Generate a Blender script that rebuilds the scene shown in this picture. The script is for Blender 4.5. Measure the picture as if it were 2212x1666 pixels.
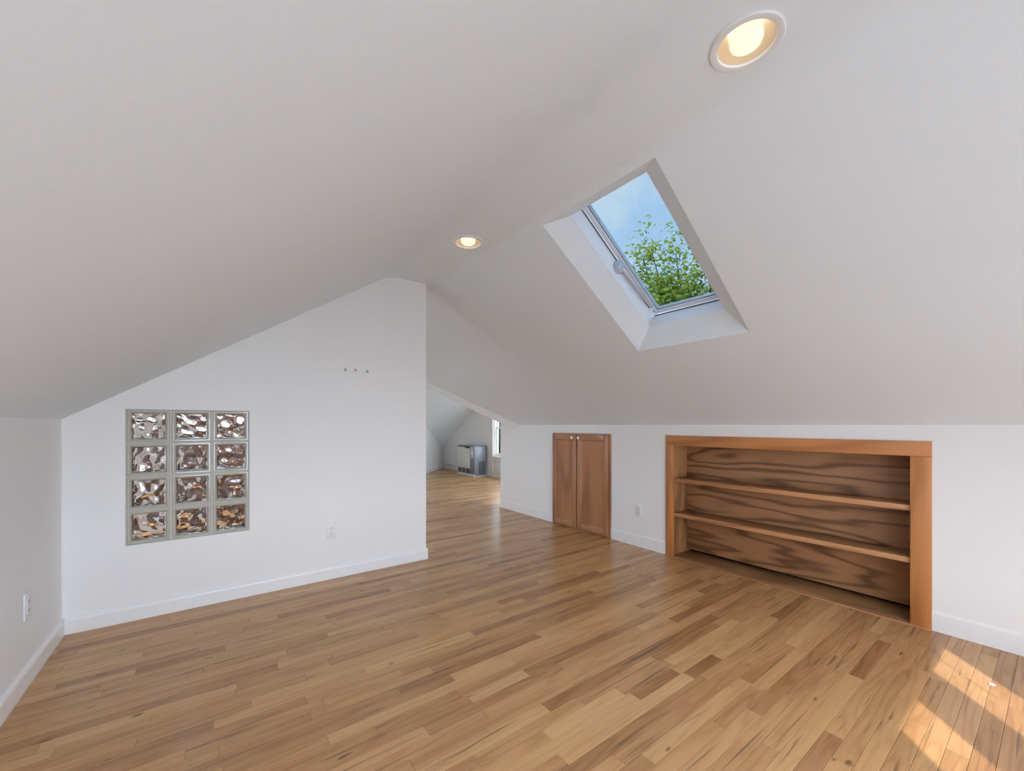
import bpy, bmesh, math, random
from mathutils import Vector, Matrix
random.seed(7)
for o in list(bpy.data.objects): bpy.data.objects.remove(o)
SC = bpy.context.scene
COL = SC.collection

# ------------------------------------------------------------------ camera
HC = 1.15                                   # eye height, also the knee wall height
HEAD = math.atan2(649, 880)
cam = bpy.data.cameras.new('camera'); camo = bpy.data.objects.new('camera', cam)
COL.objects.link(camo)
cam.sensor_width = 36; cam.lens = 880 / 2212 * 36
cam.shift_y = 85 / 2212; cam.clip_start = .02; cam.clip_end = 300
camo.location = (0, 0, HC); camo.rotation_euler = (math.pi / 2, 0, -HEAD)
SC.camera = camo

# ------------------------------------------------------------------ exposure
vs = SC.view_settings
SC.display_settings.display_device = 'sRGB'
vs.view_transform = 'Standard'; vs.look = 'None'; vs.gamma = 1; vs.use_curve_mapping = False
vs.exposure = 0.0
cy = SC.cycles
cy.max_bounces = 9; cy.diffuse_bounces = 6; cy.glossy_bounces = 3; cy.transmission_bounces = 8
cy.transparent_max_bounces = 12; cy.use_adaptive_sampling = True; cy.adaptive_threshold = .04; cy.adaptive_min_samples = 16; cy.caustics_reflective = False; cy.caustics_refractive = False
cy.sample_clamp_indirect = 4; cy.blur_glossy = 1.0

# ------------------------------------------------------------------ sky
SKY = 19.5
SKYLIGHT_TINT = (.180, .202, .214)       # blue-grey tint per pane face, put in to dim the bright sky
W = bpy.data.worlds.new('sky'); SC.world = W; W.use_nodes = True
nt = W.node_tree; nt.nodes.clear()
def wn(t, **k):
    n = nt.nodes.new(t)
    for a, b in k.items(): setattr(n, a, b)
    return n
tc = wn('ShaderNodeTexCoord')
no = wn('ShaderNodeTexNoise'); no.inputs['Scale'].default_value = 5.5; no.inputs['Detail'].default_value = 6
no.inputs['Roughness'].default_value = .55
rp = wn('ShaderNodeValToRGB')
rp.color_ramp.elements[0].position = .47; rp.color_ramp.elements[0].color = (0, 0, 0, 1)
rp.color_ramp.elements[1].position = .72; rp.color_ramp.elements[1].color = (1, 1, 1, 1)
mx = wn('ShaderNodeMixRGB'); mx.inputs[1].default_value = (.58, .765, .985, 1); mx.inputs[2].default_value = (1.0, .97, .95, 1)
bg = wn('ShaderNodeBackground'); bg.inputs['Strength'].default_value = SKY
ow = wn('ShaderNodeOutputWorld')
L = nt.links.new
L(tc.outputs['Generated'], no.inputs['Vector']); L(no.outputs['Fac'], rp.inputs['Fac'])
L(rp.outputs['Color'], mx.inputs[0]); L(mx.outputs[0], bg.inputs['Color']); L(bg.outputs[0], ow.inputs['Surface'])

# ------------------------------------------------------------------ sun (from behind left, through the gable windows)
sun = bpy.data.lights.new('sun', 'SUN'); suno = bpy.data.objects.new('sun', sun); COL.objects.link(suno)
sun.energy = 7.0; sun.angle = .009; sun.color = (1, .97, .92)
sd = Vector((.746, .666, -.72)).normalized()
suno.rotation_euler = sd.to_track_quat('-Z', 'Y').to_euler(); suno.location = (-3, -6, 8)

# ------------------------------------------------------------------ room dimensions
XL, XR = -.66, 3.25          # left wall, right knee wall
YB, YP = -1.045, 3.255        # gable wall behind the camera, partition face
PT = .12                     # partition thickness
XP = 1.483                   # free end of the partition
ZF = 2.36                    # flat ceiling strip
XF0, XF1 = 1.16, 1.55        # flat strip edges
ZL, ZR = 1.18, 1.15          # knee wall heights
ML = (ZF - ZL) / (XF0 - XL); MR = (ZF - ZR) / (XR - XF1)
YK = 4.68                    # corner where the knee wall ends
XG = 5.0                     # gable wall of the wing
YE = 9.956                   # far eave of the wing
WS = .58                     # roof pitch of the wing
YREAR = 5.0                  # rear wall behind the partition
wing_near = lambda y: 1.12 + WS * (y - 4.45)
wing_far = lambda y: .526 + WS * (YE - y)
YR_ = 6.69; ZRIDGE = wing_near(YR_)

# window portals: let the sky light find the openings
def portal(name, loc, rot, sx, sy):
    l = bpy.data.lights.new(name, 'AREA'); l.shape = 'RECTANGLE'; l.size = sx; l.size_y = sy
    l.cycles.is_portal = True
    o = bpy.data.objects.new(name, l); COL.objects.link(o); o.location = loc; o.rotation_euler = rot
GWIN = [(.337, .805, .12, 1.70), (.96, 1.46, .12, 1.70), (-.42, .10, .12, 1.28), (1.75, 2.40, .12, 1.30)]  # the last two, low ones are added to let in more daylight
LWY0, LWY1, LWZ0, LWZ1 = 3.66, 4.20, .25, 1.08      # low window added in the left wall to light the space beyond the partition
for a, b, c, d in GWIN: portal('daylight_portal', ((a+b)/2, YB - .10, (c+d)/2), (math.pi/2, 0, 0), b - a, d - c)

# ================================================================== materials
def mat(name):
    m = bpy.data.materials.new(name); m.use_nodes = True
    t = m.node_tree; b = t.nodes['Principled BSDF']
    return m, t, b
def nd(t, k, **kw):
    n = t.nodes.new(k)
    for a, b in kw.items(): setattr(n, a, b)
    return n
def setb(b, col=None, rough=.5, spec=.5, metal=0):
    if col is not None: b.inputs['Base Color'].default_value = (*col, 1)
    b.inputs['Roughness'].default_value = rough
    b.inputs['Specular IOR Level'].default_value = spec
    b.inputs['Metallic'].default_value = metal
def plain(name, col, rough=.5, spec=.5, metal=0, var=.04, scale=30, bump=0.0):
    m, t, b = mat(name); setb(b, col, rough, spec, metal)
    tc = nd(t, 'ShaderNodeTexCoord'); n = nd(t, 'ShaderNodeTexNoise'); n.inputs['Scale'].default_value = scale
    n.inputs['Detail'].default_value = 3
    t.links.new(tc.outputs['Object'], n.inputs['Vector'])
    r = nd(t, 'ShaderNodeValToRGB')
    r.color_ramp.elements[0].color = (*[c * (1 - var) for c in col], 1); r.color_ramp.elements[1].color = (*[min(1, c * (1 + var)) for c in col], 1)
    t.links.new(n.outputs['Fac'], r.inputs['Fac']); t.links.new(r.outputs['Color'], b.inputs['Base Color'])
    if bump:
        bp = nd(t, 'ShaderNodeBump'); bp.inputs['Strength'].default_value = bump; bp.inputs['Distance'].default_value = .001
        t.links.new(n.outputs['Fac'], bp.inputs['Height']); t.links.new(bp.outputs[0], b.inputs['Normal'])
    return m
def emis(name, col, s):
    m, t, b = mat(name); setb(b, col, .5)
    b.inputs['Emission Color'].default_value = (*col, 1); b.inputs['Emission Strength'].default_value = s
    return m
def pane_mat(name, tint, gloss=.05):
    m = bpy.data.materials.new(name); m.use_nodes = True; t = m.node_tree; t.nodes.clear()
    a = nd(t, 'ShaderNodeBsdfTransparent'); a.inputs[0].default_value = (*tint, 1)
    g = nd(t, 'ShaderNodeBsdfGlossy'); g.inputs['Roughness'].default_value = .02
    x = nd(t, 'ShaderNodeMixShader'); x.inputs[0].default_value = gloss
    o = nd(t, 'ShaderNodeOutputMaterial')
    t.links.new(a.outputs[0], x.inputs[1]); t.links.new(g.outputs[0], x.inputs[2]); t.links.new(x.outputs[0], o.inputs[0])
    return m
def wood(name, light, dark, along='Z', rough=.35, freq=9, ring=14, grain=.5, coat=0.0):
    """contour-ring wood: slow noise stretched along the grain, folded into rings, plus fine pores"""
    m, t, b = mat(name); setb(b, light, rough, .4)
    if coat: b.inputs['Coat Weight'].default_value = coat; b.inputs['Coat Roughness'].default_value = .15
    tc = nd(t, 'ShaderNodeTexCoord')
    s1 = {'X': (.9, freq, freq), 'Y': (freq, .9, freq), 'Z': (freq, freq, .9)}[along]
    s2 = {'X': (6, 190, 190), 'Y': (190, 6, 190), 'Z': (190, 190, 6)}[along]
    mp = nd(t, 'ShaderNodeMapping'); mp.inputs['Scale'].default_value = s1
    t.links.new(tc.outputs['Object'], mp.inputs['Vector'])
    n = nd(t, 'ShaderNodeTexNoise'); n.inputs['Scale'].default_value = .55; n.inputs['Detail'].default_value = 2.5; n.inputs['Roughness'].default_value = .45
    t.links.new(mp.outputs[0], n.inputs['Vector'])
    k = nd(t, 'ShaderNodeMath', operation='MULTIPLY'); k.inputs[1].default_value = ring * 6.28
    t.links.new(n.outputs['Fac'], k.inputs[0])
    k2 = nd(t, 'ShaderNodeMath', operation='SINE'); t.links.new(k.outputs[0], k2.inputs[0])
    f = nd(t, 'ShaderNodeMath', operation='MULTIPLY_ADD'); f.inputs[1].default_value = .5; f.inputs[2].default_value = .5; t.links.new(k2.outputs[0], f.inputs[0])
    pw = nd(t, 'ShaderNodeMath', operation='POWER'); pw.inputs[1].default_value = 2.2; t.links.new(f.outputs[0], pw.inputs[0])
    mp2 = nd(t, 'ShaderNodeMapping'); mp2.inputs['Scale'].default_value = s2
    t.links.new(tc.outputs['Object'], mp2.inputs['Vector'])
    n2 = nd(t, 'ShaderNodeTexNoise'); n2.inputs['Scale'].default_value = 1; n2.inputs['Detail'].default_value = 2
    t.links.new(mp2.outputs[0], n2.inputs['Vector'])
    a1 = nd(t, 'ShaderNodeMath', operation='MULTIPLY'); a1.inputs[1].default_value = .75; t.links.new(pw.outputs[0], a1.inputs[0])
    a2 = nd(t, 'ShaderNodeMath', operation='MULTIPLY_ADD'); a2.inputs[1].default_value = grain
    t.links.new(n2.outputs['Fac'], a2.inputs[0]); t.links.new(a1.outputs[0], a2.inputs[2])
    r = nd(t, 'ShaderNodeValToRGB')
    r.color_ramp.elements[0].position = .15; r.color_ramp.elements[0].color = (*light, 1)
    r.color_ramp.elements[1].position = 1.0; r.color_ramp.elements[1].color = (*dark, 1)
    t.links.new(a2.outputs[0], r.inputs['Fac']); t.links.new(r.outputs['Color'], b.inputs['Base Color'])
    return m
M = {}
M['wall'] = plain('wall_paint', (.885, .872, .85), .55, .3, 0, .012, 60)
M['ceil'] = plain('ceiling_paint', (.84, .90, .935), .6, .25, 0, .012, 60)
M['trim'] = plain('trim_gloss_paint', (.89, .88, .865), .3, .5, 0, .01, 20)
M['white'] = plain('white_plastic', (.85, .85, .84), .35, .5, 0, .01, 20)
M['slot'] = plain('dark_slot', (.05, .05, .05), .6, .3)
M['steel'] = plain('screw_steel', (.5, .5, .5), .3, .5, .9)
M['frame_w'] = plain('skylight_white_lacquer', (.86, .88, .92), .3, .5, 0, .01, 15)
M['gasket'] = plain('dark_gasket', (.10, .10, .11), .6, .3)
M['grey_pl'] = plain('grey_plastic', (.45, .49, .55), .35, .5)
M['alu'] = plain('brushed_aluminium', (.62, .62, .64), .35, .5, .7)
M['oak_f'] = wood('orange_oak_frame', (.50, .20, .062), (.37, .135, .038), 'Z', .38, 9, 7, .35, .2)
M['oak_r'] = wood('orange_oak_rail', (.46, .175, .052), (.35, .12, .034), 'Y', .38, 9, 6, .35, .2)
M['oak_s'] = wood('oak_shelf_edge', (.50, .235, .10), (.32, .13, .05), 'Y', .45, 12, 5, .4)
M['ply'] = wood('oak_plywood_back', (.40, .185, .080), (.155, .064, .025), 'Y', .5, 6.5, 13, .5)
M['plyz'] = wood('oak_plywood_side', (.40, .185, .070), (.20, .085, .030), 'Z', .5, 6, 8, .4)
M['oak_b'] = wood('oak_bottom_board', (.30, .15, .06), (.20, .09, .035), 'Y', .45, 6, 5, .5)
M['maple'] = wood('cabinet_maple', (.40, .185, .085), (.27, .115, .05), 'Z', .35, 8, 4, .3, .2)
M['maple_h'] = wood('cabinet_maple_rail', (.40, .185, .085), (.27, .115, .05), 'Y', .35, 8, 4, .3, .2)
M['door_w'] = wood('dark_walnut_door', (.115, .052, .027), (.04, .018, .010), 'Z', .4, 7, 8, .4)
M['ceramic'] = plain('white_ceramic_knob', (.85, .84, .80), .15, .6)
M['mortar'] = plain('grey_mortar', (.60, .58, .53), .8, .2, 0, .06, 90, .2)
M['rim'] = plain('glass_rim', (.52, .485, .41), .12, .6, 0, .10, 25)
M['heat_w'] = plain('heater_enamel', (.68, .67, .65), .4, .4)
M['heat_g'] = plain('heater_grey', (.20, .215, .24), .35, .5)
M['heat_d'] = plain('heater_dark_grille', (.045, .045, .05), .5, .4)
M['display'] = plain('pale_display', (.85, .88, .92), .2, .5)
M['refl'] = plain('downlight_reflector', (.50, .36, .22), .35, .5, .0, .02, 10)
M['bulb'] = emis('lamp_face', (1.0, .90, .68), 1.0); M['bulb'].node_tree.nodes['Principled BSDF'].inputs['Base Color'].default_value = (.2, .17, .12, 1)
M['bark'] = plain('bark', (.12, .10, .085), .9, .2, 0, .3, 8)
M['leafA'] = plain('leaf_yellow_green', (.50, .58, .09), .8, .1, 0, .45, 2.5)
M['leafB'] = plain('leaf_mid_green', (.028, .065, .014), 1.0, .0, 0, .5, 2.5)
M['bounce_ground'] = plain('pale_bounce_ground', (.77, .81, .86), .9, .1, 0, .1, .8)  # unseen ground, made pale to bounce daylight onto the ceiling
M['roof'] = plain('grey_roof', (.16, .155, .15), .9, .2, 0, .2, 6)
M['pane_sky'] = pane_mat('sky_dimming_glass', SKYLIGHT_TINT, .03)
M['pane'] = pane_mat('clear_window_glass', (.97, .97, .97), .04)
M['pane_grey'] = pane_mat('view_dimming_glass', (.75, .75, .74), .04)  # grey tint put in to dim the foliage outside
m, t, b = mat('wavy_glass'); setb(b, (.97, .96, .94), .0, .5); b.inputs['Transmission Weight'].default_value = 1; b.inputs['IOR'].default_value = 1.5
M['wavy'] = m

def floor_material():
    m, t, b = mat('oak_strip_floor'); lk = t.links.new
    setb(b, (.4, .25, .14), .25, .4)
    ge = nd(t, 'ShaderNodeNewGeometry'); at = nd(t, 'ShaderNodeAttribute', attribute_name='bt')
    sp = nd(t, 'ShaderNodeSeparateXYZ'); lk(at.outputs['Vector'], sp.inputs[0])      # tone, offset 1, offset 2
    off = nd(t, 'ShaderNodeCombineXYZ')
    for i, s in ((0, 1), (1, 2)):
        k = nd(t, 'ShaderNodeMath', operation='MULTIPLY'); k.inputs[1].default_value = 37; lk(sp.outputs[s], k.inputs[0]); lk(k.outputs[0], off.inputs[i])
    ad = nd(t, 'ShaderNodeVectorMath', operation='ADD'); lk(ge.outputs['Position'], ad.inputs[0]); lk(off.outputs[0], ad.inputs[1])
    def noise(scale, sc=1, det=3, ro=.5, dist=0):
        mp = nd(t, 'ShaderNodeMapping'); mp.inputs['Scale'].default_value = scale; lk(ad.outputs[0], mp.inputs['Vector'])
        n = nd(t, 'ShaderNodeTexNoise'); n.inputs['Scale'].default_value = sc; n.inputs['Detail'].default_value = det
        n.inputs['Roughness'].default_value = ro; n.inputs['Distortion'].default_value = dist
        lk(mp.outputs[0], n.inputs['Vector']); return n.outputs['Fac']
    def math_(op, a, bb, c=None):
        n = nd(t, 'ShaderNodeMath', operation=op)
        for i, v in enumerate((a, bb, c)):
            if v is None: continue
            if isinstance(v, (int, float)): n.inputs[i].default_value = v
            else: lk(v, n.inputs[i])
        return n.outputs[0]
    def ramp(v, pts):
        r = nd(t, 'ShaderNodeValToRGB'); e = r.color_ramp.elements
        e.remove(e[1]); e[0].position = pts[0][0]; e[0].color = (*pts[0][1], 1)
        for p, c in pts[1:]: e.new(p).color = (*c, 1)
        lk(v, r.inputs['Fac']); return r.outputs['Color']
    cloud = noise((1.4, 9, 1), 1, 2, .5)
    rings = math_('SINE', math_('MULTIPLY', noise((1.1, 13, 1), .7, 2, .4), 60.0), 0)
    rings = math_('POWER', math_('MULTIPLY_ADD', rings, .5, .5), 2.5)
    fine = noise((7, 240, 1), 1, 2, .6)
    # tone of the strip, drifting a little inside it
    v = math_('ADD', sp.outputs[0], math_('MULTIPLY', math_('SUBTRACT', cloud, .5), .55))
    v = math_('SUBTRACT', v, math_('MULTIPLY', rings, .13))
    v = math_('ADD', v, math_('MULTIPLY', math_('SUBTRACT', fine, .5), .30))
    c = ramp(v, [(.0, (.205, .083, .030)), (.3, (.340, .160, .062)), (.6, (.485, .252, .103)), (1.0, (.610, .355, .158))])
    # dark mineral streaks and knots
    st = noise((1.6, 42, 1), 1, 3, .55, .5)
    stm = ramp(st, [(.0, (0, 0, 0)), (.60, (0, 0, 0)), (.71, (1, 1, 1)), (1, (1, 1, 1))])
    kn = noise((9, 26, 1), 1, 1, .4)
    knm = ramp(kn, [(0, (0, 0, 0)), (.74, (0, 0, 0)), (.80, (1, 1, 1)), (1, (1, 1, 1))])
    mk = math_('MAXIMUM', math_('MULTIPLY', stm, .7), math_('MULTIPLY', knm, .75))
    mxn = nd(t, 'ShaderNodeMixRGB'); lk(mk, mxn.inputs[0]); lk(c, mxn.inputs[1]); mxn.inputs[2].default_value = (.095, .048, .027, 1)
    lk(mxn.outputs[0], b.inputs['Base Color'])
    return m
M['floor'] = floor_material()

# ================================================================== mesh helpers
def obj(name, verts, faces, m, parent=None, smooth=False, loc=None):
    me = bpy.data.meshes.new(name); me.from_pydata(verts, [], faces); me.update()
    return link(name, me, m, parent, smooth, loc)
def link(name, me, m, parent=None, smooth=False, loc=None):
    if m is not None and len(me.materials) == 0: me.materials.append(m)
    if smooth:
        for p in me.polygons: p.use_smooth = True
    o = bpy.data.objects.new(name, me); COL.objects.link(o)
    if parent is not None: o.parent = parent
    if loc is not None: o.location = loc
    return o
def bmobj(name, bm, m, parent=None, smooth=False, loc=None):
    bmesh.ops.recalc_face_normals(bm, faces=bm.faces)
    me = bpy.data.meshes.new(name); bm.to_mesh(me); bm.free()
    if smooth: me.set_sharp_from_angle(angle=math.radians(35)) if False else None
    o = link(name, me, m, parent, smooth, loc)
    if smooth: o.data.set_sharp_from_angle(angle=math.radians(38))
    return o
def bx(bm, lo, hi, bev=0.0, seg=2):
    b2 = bmesh.new(); bmesh.ops.create_cube(b2, size=1)
    s = [hi[i] - lo[i] for i in range(3)]; c = [(hi[i] + lo[i]) / 2 for i in range(3)]
    for v in b2.verts: v.co = Vector([v.co[i] * s[i] + c[i] for i in range(3)])
    if bev: bmesh.ops.bevel(b2, geom=list(b2.edges), offset=min(bev, min(abs(x) for x in s) * .45), segments=seg, affect='EDGES', profile=.5)
    merge(bm, b2)
def merge(bm, b2, mtx=None):
    if mtx is not None: bmesh.ops.transform(b2, matrix=mtx, verts=b2.verts)
    me = bpy.data.meshes.new('tmp'); b2.to_mesh(me); b2.free(); bm.from_mesh(me); bpy.data.meshes.remove(me)
def box(name, lo, hi, m, parent=None, bev=.003, loc=None):
    bm = bmesh.new(); bx(bm, lo, hi, bev); return bmobj(name, bm, m, parent, True, loc)
def lathe(bm, prof, n=40, mtx=None, close=False):
    b2 = bmesh.new(); rings = []
    for r, z in prof:
        if r < 1e-6: rings.append([b2.verts.new((0, 0, z))])
        else: rings.append([b2.verts.new((r * math.cos(2*math.pi*i/n), r * math.sin(2*math.pi*i/n), z)) for i in range(n)])
    for a, c in zip(rings[:-1], rings[1:]):
        for i in range(n):
            j = (i + 1) % n
            if len(a) == 1 and len(c) == 1: continue
            if len(a) == 1: b2.faces.new((a[0], c[j], c[i]))
            elif len(c) == 1: b2.faces.new((a[i], a[j], c[0]))
            else: b2.faces.new((a[i], a[j], c[j], c[i]))
    merge(bm, b2, mtx)
def tube(bm, pts, r, n=10):
    b2 = bmesh.new(); rings = []; pts = [Vector(p) for p in pts]
    rr = r if isinstance(r, (list, tuple)) else [r] * len(pts)
    for i, p in enumerate(pts):
        d = (pts[min(i+1, len(pts)-1)] - pts[max(i-1, 0)]).normalized()
        u = d.orthogonal().normalized() if i == 0 else (u - d * u.dot(d)).normalized()
        w = d.cross(u)
        rings.append([b2.verts.new(p + rr[i] * (u * math.cos(2*math.pi*k/n) + w * math.sin(2*math.pi*k/n))) for k in range(n)])
    for a, c in zip(rings[:-1], rings[1:]):
        for k in range(n): b2.faces.new((a[k], a[(k+1) % n], c[(k+1) % n], c[k]))
    b2.faces.new(rings[0][::-1]); b2.faces.new(rings[-1])
    merge(bm, b2)
def prism(name, poly, depth, m, parent=None, holes=(), smooth=False):
    """flat polygon (3-D points, planar) extruded by vector depth; holes = list of point loops"""
    bm = bmesh.new(); ed = []
    for loop in [poly, *holes]:
        vs_ = [bm.verts.new(p) for p in loop]
        ed += [bm.edges.new((vs_[i], vs_[(i+1) % len(vs_)])) for i in range(len(vs_))]
    bmesh.ops.triangle_fill(bm, use_beauty=True, use_dissolve=False, edges=ed)
    bmesh.ops.dissolve_limit(bm, angle_limit=.01, verts=bm.verts, edges=bm.edges) if not holes else None
    g = bmesh.ops.extrude_face_region(bm, geom=list(bm.faces))
    bmesh.ops.translate(bm, vec=depth, verts=[v for v in g['geom'] if isinstance(v, bmesh.types.BMVert)])
    return bmobj(name, bm, m, parent)
def empty(name, loc=(0, 0, 0), parent=None):
    o = bpy.data.objects.new(name, None); COL.objects.link(o); o.location = loc; o.empty_display_size = .1
    if parent is not None: o.parent = parent
    return o
def tag(o, label, cat, group=None, kind=None):
    o['label'] = label; o['category'] = cat
    if group: o['group'] = group
    if kind: o['kind'] = kind
    return o
def struct(o, label, cat): return tag(o, label, cat, None, 'structure')

# ================================================================== the shell
# --- ceiling: left slope, flat strip, right slope, with soft creases
def fillet(p, q, r, t_, n):
    p, q, r = Vector(p), Vector(q), Vector(r); a = q + (p - q).normalized() * t_; c = q + (r - q).normalized() * t_
    return [((1-s)**2 * a + 2*s*(1-s) * q + s*s * c) for s in [i / n for i in range(n + 1)]]
PA, PB, PC, PD = (XL - .06, ZL - .06 * ML), (XF0, ZF), (XF1, ZF), (XR + .06, ZR - .06 * MR)
nR = math.sqrt(1 + MR * MR)
A0, A1 = .04, 1.162                 # skylight hole along the slope, measured from the crease
SY0, SY1 = 1.077, 1.838             # skylight hole across
sl = lambda a: (XF1 + a / nR, ZF - a * MR / nR)
RWX0, RWX1, RWY0, RWY1 = XL + .3, .20, 3.95, 4.92      # added roof window in the left slope beyond the partition
prof = [Vector(PA)] + [Vector((RWX0, ZL + .3 * ML)), Vector((RWX1, ZL + (RWX1 - XL) * ML)), Vector((XF0 - .11, ZF - .11 * ML))]
prof += fillet(PA, PB, PC, .08, 8)
iflat0 = len(prof); prof += [Vector((1.25, ZF)), Vector((1.48, ZF))]
prof += fillet(PB, PC, PD, .035, 6)
ih0 = len(prof); prof += [Vector(sl(A0)), Vector(sl(A1)), Vector(PD)]
DL = [(1.368, 2.345), (1.363, .598), (1.366, 4.10)]     # recessed lamps on the flat strip, the last one added out of view
VX0, VY0 = 3.25, 4.245; VK = 1.22                        # valley line on the right slope
def yend(x, i):
    if x <= XL + .31: return YREAR + .05
    if x < 1.30: return 6.75
    if x < XF1: return 6.75 if x < XF1 - .06 else 6.33
    return VY0 + VK * (VX0 - x)
bm = bmesh.new()
HD = .115
ybr = sorted([YB - .05, SY0, SY1, RWY0, RWY1] + [y + s * HD for _, y in DL for s in (-1, 1)])
def V(p, y): return bm.verts.new((p.x, y, p.y))
vc = {}
def vert(i, y):
    k = (i, round(y, 4))
    if k not in vc: vc[k] = V(prof[i], y)
    return vc[k]
for i in range(len(prof) - 1):
    e0, e1 = yend(prof[i].x, i), yend(prof[i+1].x, i)
    ys = [y for y in ybr if y < min(e0, e1) - .01]
    for k in range(len(ys)):
        ya = ys[k]; last = k == len(ys) - 1
        yb0, yb1 = (e0, e1) if last else (ys[k+1], ys[k+1])
        if i == ih0 and abs(ya - SY0) < 1e-4: continue
        if i == ih0 and SY0 < ya < SY1 - .001: continue
        if i == 1 and RWY0 - .001 < ya < RWY1 - .001: continue
        if i == iflat0:
            hit_ = [c for c in DL if abs(ya - (c[1] - HD)) < 1e-4]
            if hit_ or any(c[1] - HD < ya < c[1] + HD - .001 for c in DL): continue
        bm.faces.new((vert(i, ya), vert(i, yb0), vert(i+1, yb1), vert(i+1, ya)))
RH = .088
for cx_, cy_ in DL:                                     # round cut-outs for the lamps
    xs = (1.25, 1.48)
    N = 48; inn, out = [], []
    for k in range(N):
        a = 2 * math.pi * k / N + math.pi / N; ca, sa = math.cos(a), math.sin(a)
        tx = ((xs[1] - cx_) if ca > 0 else (xs[0] - cx_)) / ca if abs(ca) > 1e-9 else 9
        ty = (HD if sa > 0 else -HD) / sa if abs(sa) > 1e-9 else 9
        q = min(tx, ty)
        inn.append(bm.verts.new((cx_ + RH * ca, cy_ + RH * sa, ZF))); out.append(bm.verts.new((cx_ + q * ca, cy_ + q * sa, ZF)))
    for k in range(N): bm.faces.new((inn[k], inn[(k+1) % N], out[(k+1) % N], out[k]))
    for sx in (0, 1):
        for sy in (-1, 1):                              # corner slivers
            c = bm.verts.new((xs[sx], cy_ + sy * HD, ZF))
            near = sorted(out, key=lambda v: (v.co - c.co).length)[:2]
            if (near[0].co - c.co).length > 1e-5:
                try: bm.faces.new((c, near[0], near[1]))
                except ValueError: pass
for f in bm.faces:
    f.normal_update()
    if f.normal.z > 0: f.normal_flip()
me = bpy.data.meshes.new('ceiling'); bm.to_mesh(me); bm.free()
ceiling = link('ceiling', me, M['ceil'], None, True)
so = ceiling.modifiers.new('thickness', 'SOLIDIFY'); so.thickness = .10; so.offset = -1; so.use_rim = True
es = ceiling.modifiers.new('edges', 'EDGE_SPLIT'); es.split_angle = math.radians(32)
struct(ceiling, 'white painted attic ceiling with two slopes and a narrow flat ridge strip', 'ceiling')

# --- local frame of the right slope: a down the slope, b along Y, c outwards
SF = Matrix(((1/nR, 0, MR/nR, XF1), (0, 1, 0, 0), (-MR/nR, 0, 1/nR, ZF), (0, 0, 0, 1)))
IA0, IA1, IB0, IB1, IC = .112, 1.05, 1.204, 1.724, .105     # inner end of the splayed well
def ring_splay():
    n = 8; bm = bmesh.new()
    o_ = [(A0, SY0), (A1, SY0), (A1, SY1), (A0, SY1)]; i_ = [(IA0, IB0), (IA1, IB0), (IA1, IB1), (IA0, IB1)]
    rows = []
    # rounded lip, then straight splay
    for s in [-.10, -.05, -.02, 0, .03, .07, .12, .2, 1.0]:
        row = []
        for (a, b), (p, q) in zip(o_, i_):
            if s <= 0: row.append(bm.verts.new((a + (a - p) * -s * .6, b + (b - q) * -s * .6, -.0004)))
            else: row.append(bm.verts.new((a + (p - a) * s, b + (q - b) * s, IC * s)))
        rows.append(row)
    for r, r2 in zip(rows[:-1], rows[1:]):
        for k in range(4): bm.faces.new((r[k], r[(k+1) % 4], r2[(k+1) % 4], r2[k]))
    for v in bm.verts: v.co = SF @ v.co
    return bm
w = bmobj('light_well', ring_splay(), M['ceil'], ceiling, False)
w['label'] = 'splayed plaster reveal around the skylight'

# --- wing roof
XW0 = 1.30
lv = lambda z_: (XR - (z_ - ZR) / MR, VY0 + VK * (z_ - ZR) / MR)
V0a, V0b = Vector((XR + .04, VY0 - .05, ZR - .028)), Vector((1.55, VY0 + VK * 1.70, ZF))
dL = Vector((.02, .09, -.075))
La, Lb = V0a + dL, V0b + dL
def strip(name, pts, m, th, parent=None): return prism(name, pts, th, m, parent)
vb = strip('valley_soffit', [V0a, V0b, Lb, La], M['trim'], (0.0, 0.0, .10), ceiling)
def wingpt(x, y, f): return (x, y, f(y))
ceil_w = obj('ceiling', *(lambda: ([tuple(La), (5.1, La.y, wing_near(La.y)), (5.1, YR_, ZRIDGE), (1.2, YR_, ZRIDGE), (1.2, Lb.y, wing_near(Lb.y)), tuple(Lb),
     (5.1, YE + .1, wing_far(YE + .1)), (1.2, YE + .1, wing_far(YE + .1))],
     [(0, 1, 2, 3, 4, 5), (3, 2, 6, 7)]))(), M['ceil'])
so = ceil_w.modifiers.new('thickness', 'SOLIDIFY'); so.thickness = .1; so.offset = 1
struct(ceil_w, 'white sloped ceiling of the far room beyond the opening', 'ceiling')
for p in ceil_w.data.polygons:
    if p.normal.z > 0: p.flip()
so.offset = -1

# --- walls
T = .12
zl = lambda x: ZL + (x - XL) * ML
zr = lambda x: ZR + (XR - x) * MR
def roofline(x0, x1, y, dz=.02):
    pts = [(x0, y, (zl(x0) if x0 < XF0 else ZF) + dz)]
    if x0 < XF0 < x1: pts.append((XF0, y, ZF + dz))
    if x0 < XF1 < x1: pts.append((XF1, y, ZF + dz))
    pts.append((x1, y, (zr(x1) if x1 > XF1 else ZF) + dz)); return pts
def rect(p, q, y): return [(p[0], y, p[1]), (q[0], y, p[1]), (q[0], y, q[1]), (p[0], y, q[1])]
BK0, BK1, BKZ = .4396, 2.096, 1.058        # bookcase outer frame on the knee wall
CB0, CB1, CBZ = 2.715, 3.58, 1.058         # cabinet
kw = prism('wall_right', [(XR, YB, 0), (XR, BK0 + .05, 0), (XR, BK0 + .05, BKZ - .05), (XR, BK1 - .05, BKZ - .05), (XR, BK1 - .05, 0),
      (XR, YK, 0), (XR, YK, wing_near(YK)), (XR, 4.45, wing_near(4.45)), (XR, VY0, ZR), (XR, YB, ZR)], (.10, 0, 0), M['wall'])
struct(kw, 'low white knee wall on the right holding the bookcase and cabinet', 'wall')
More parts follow.
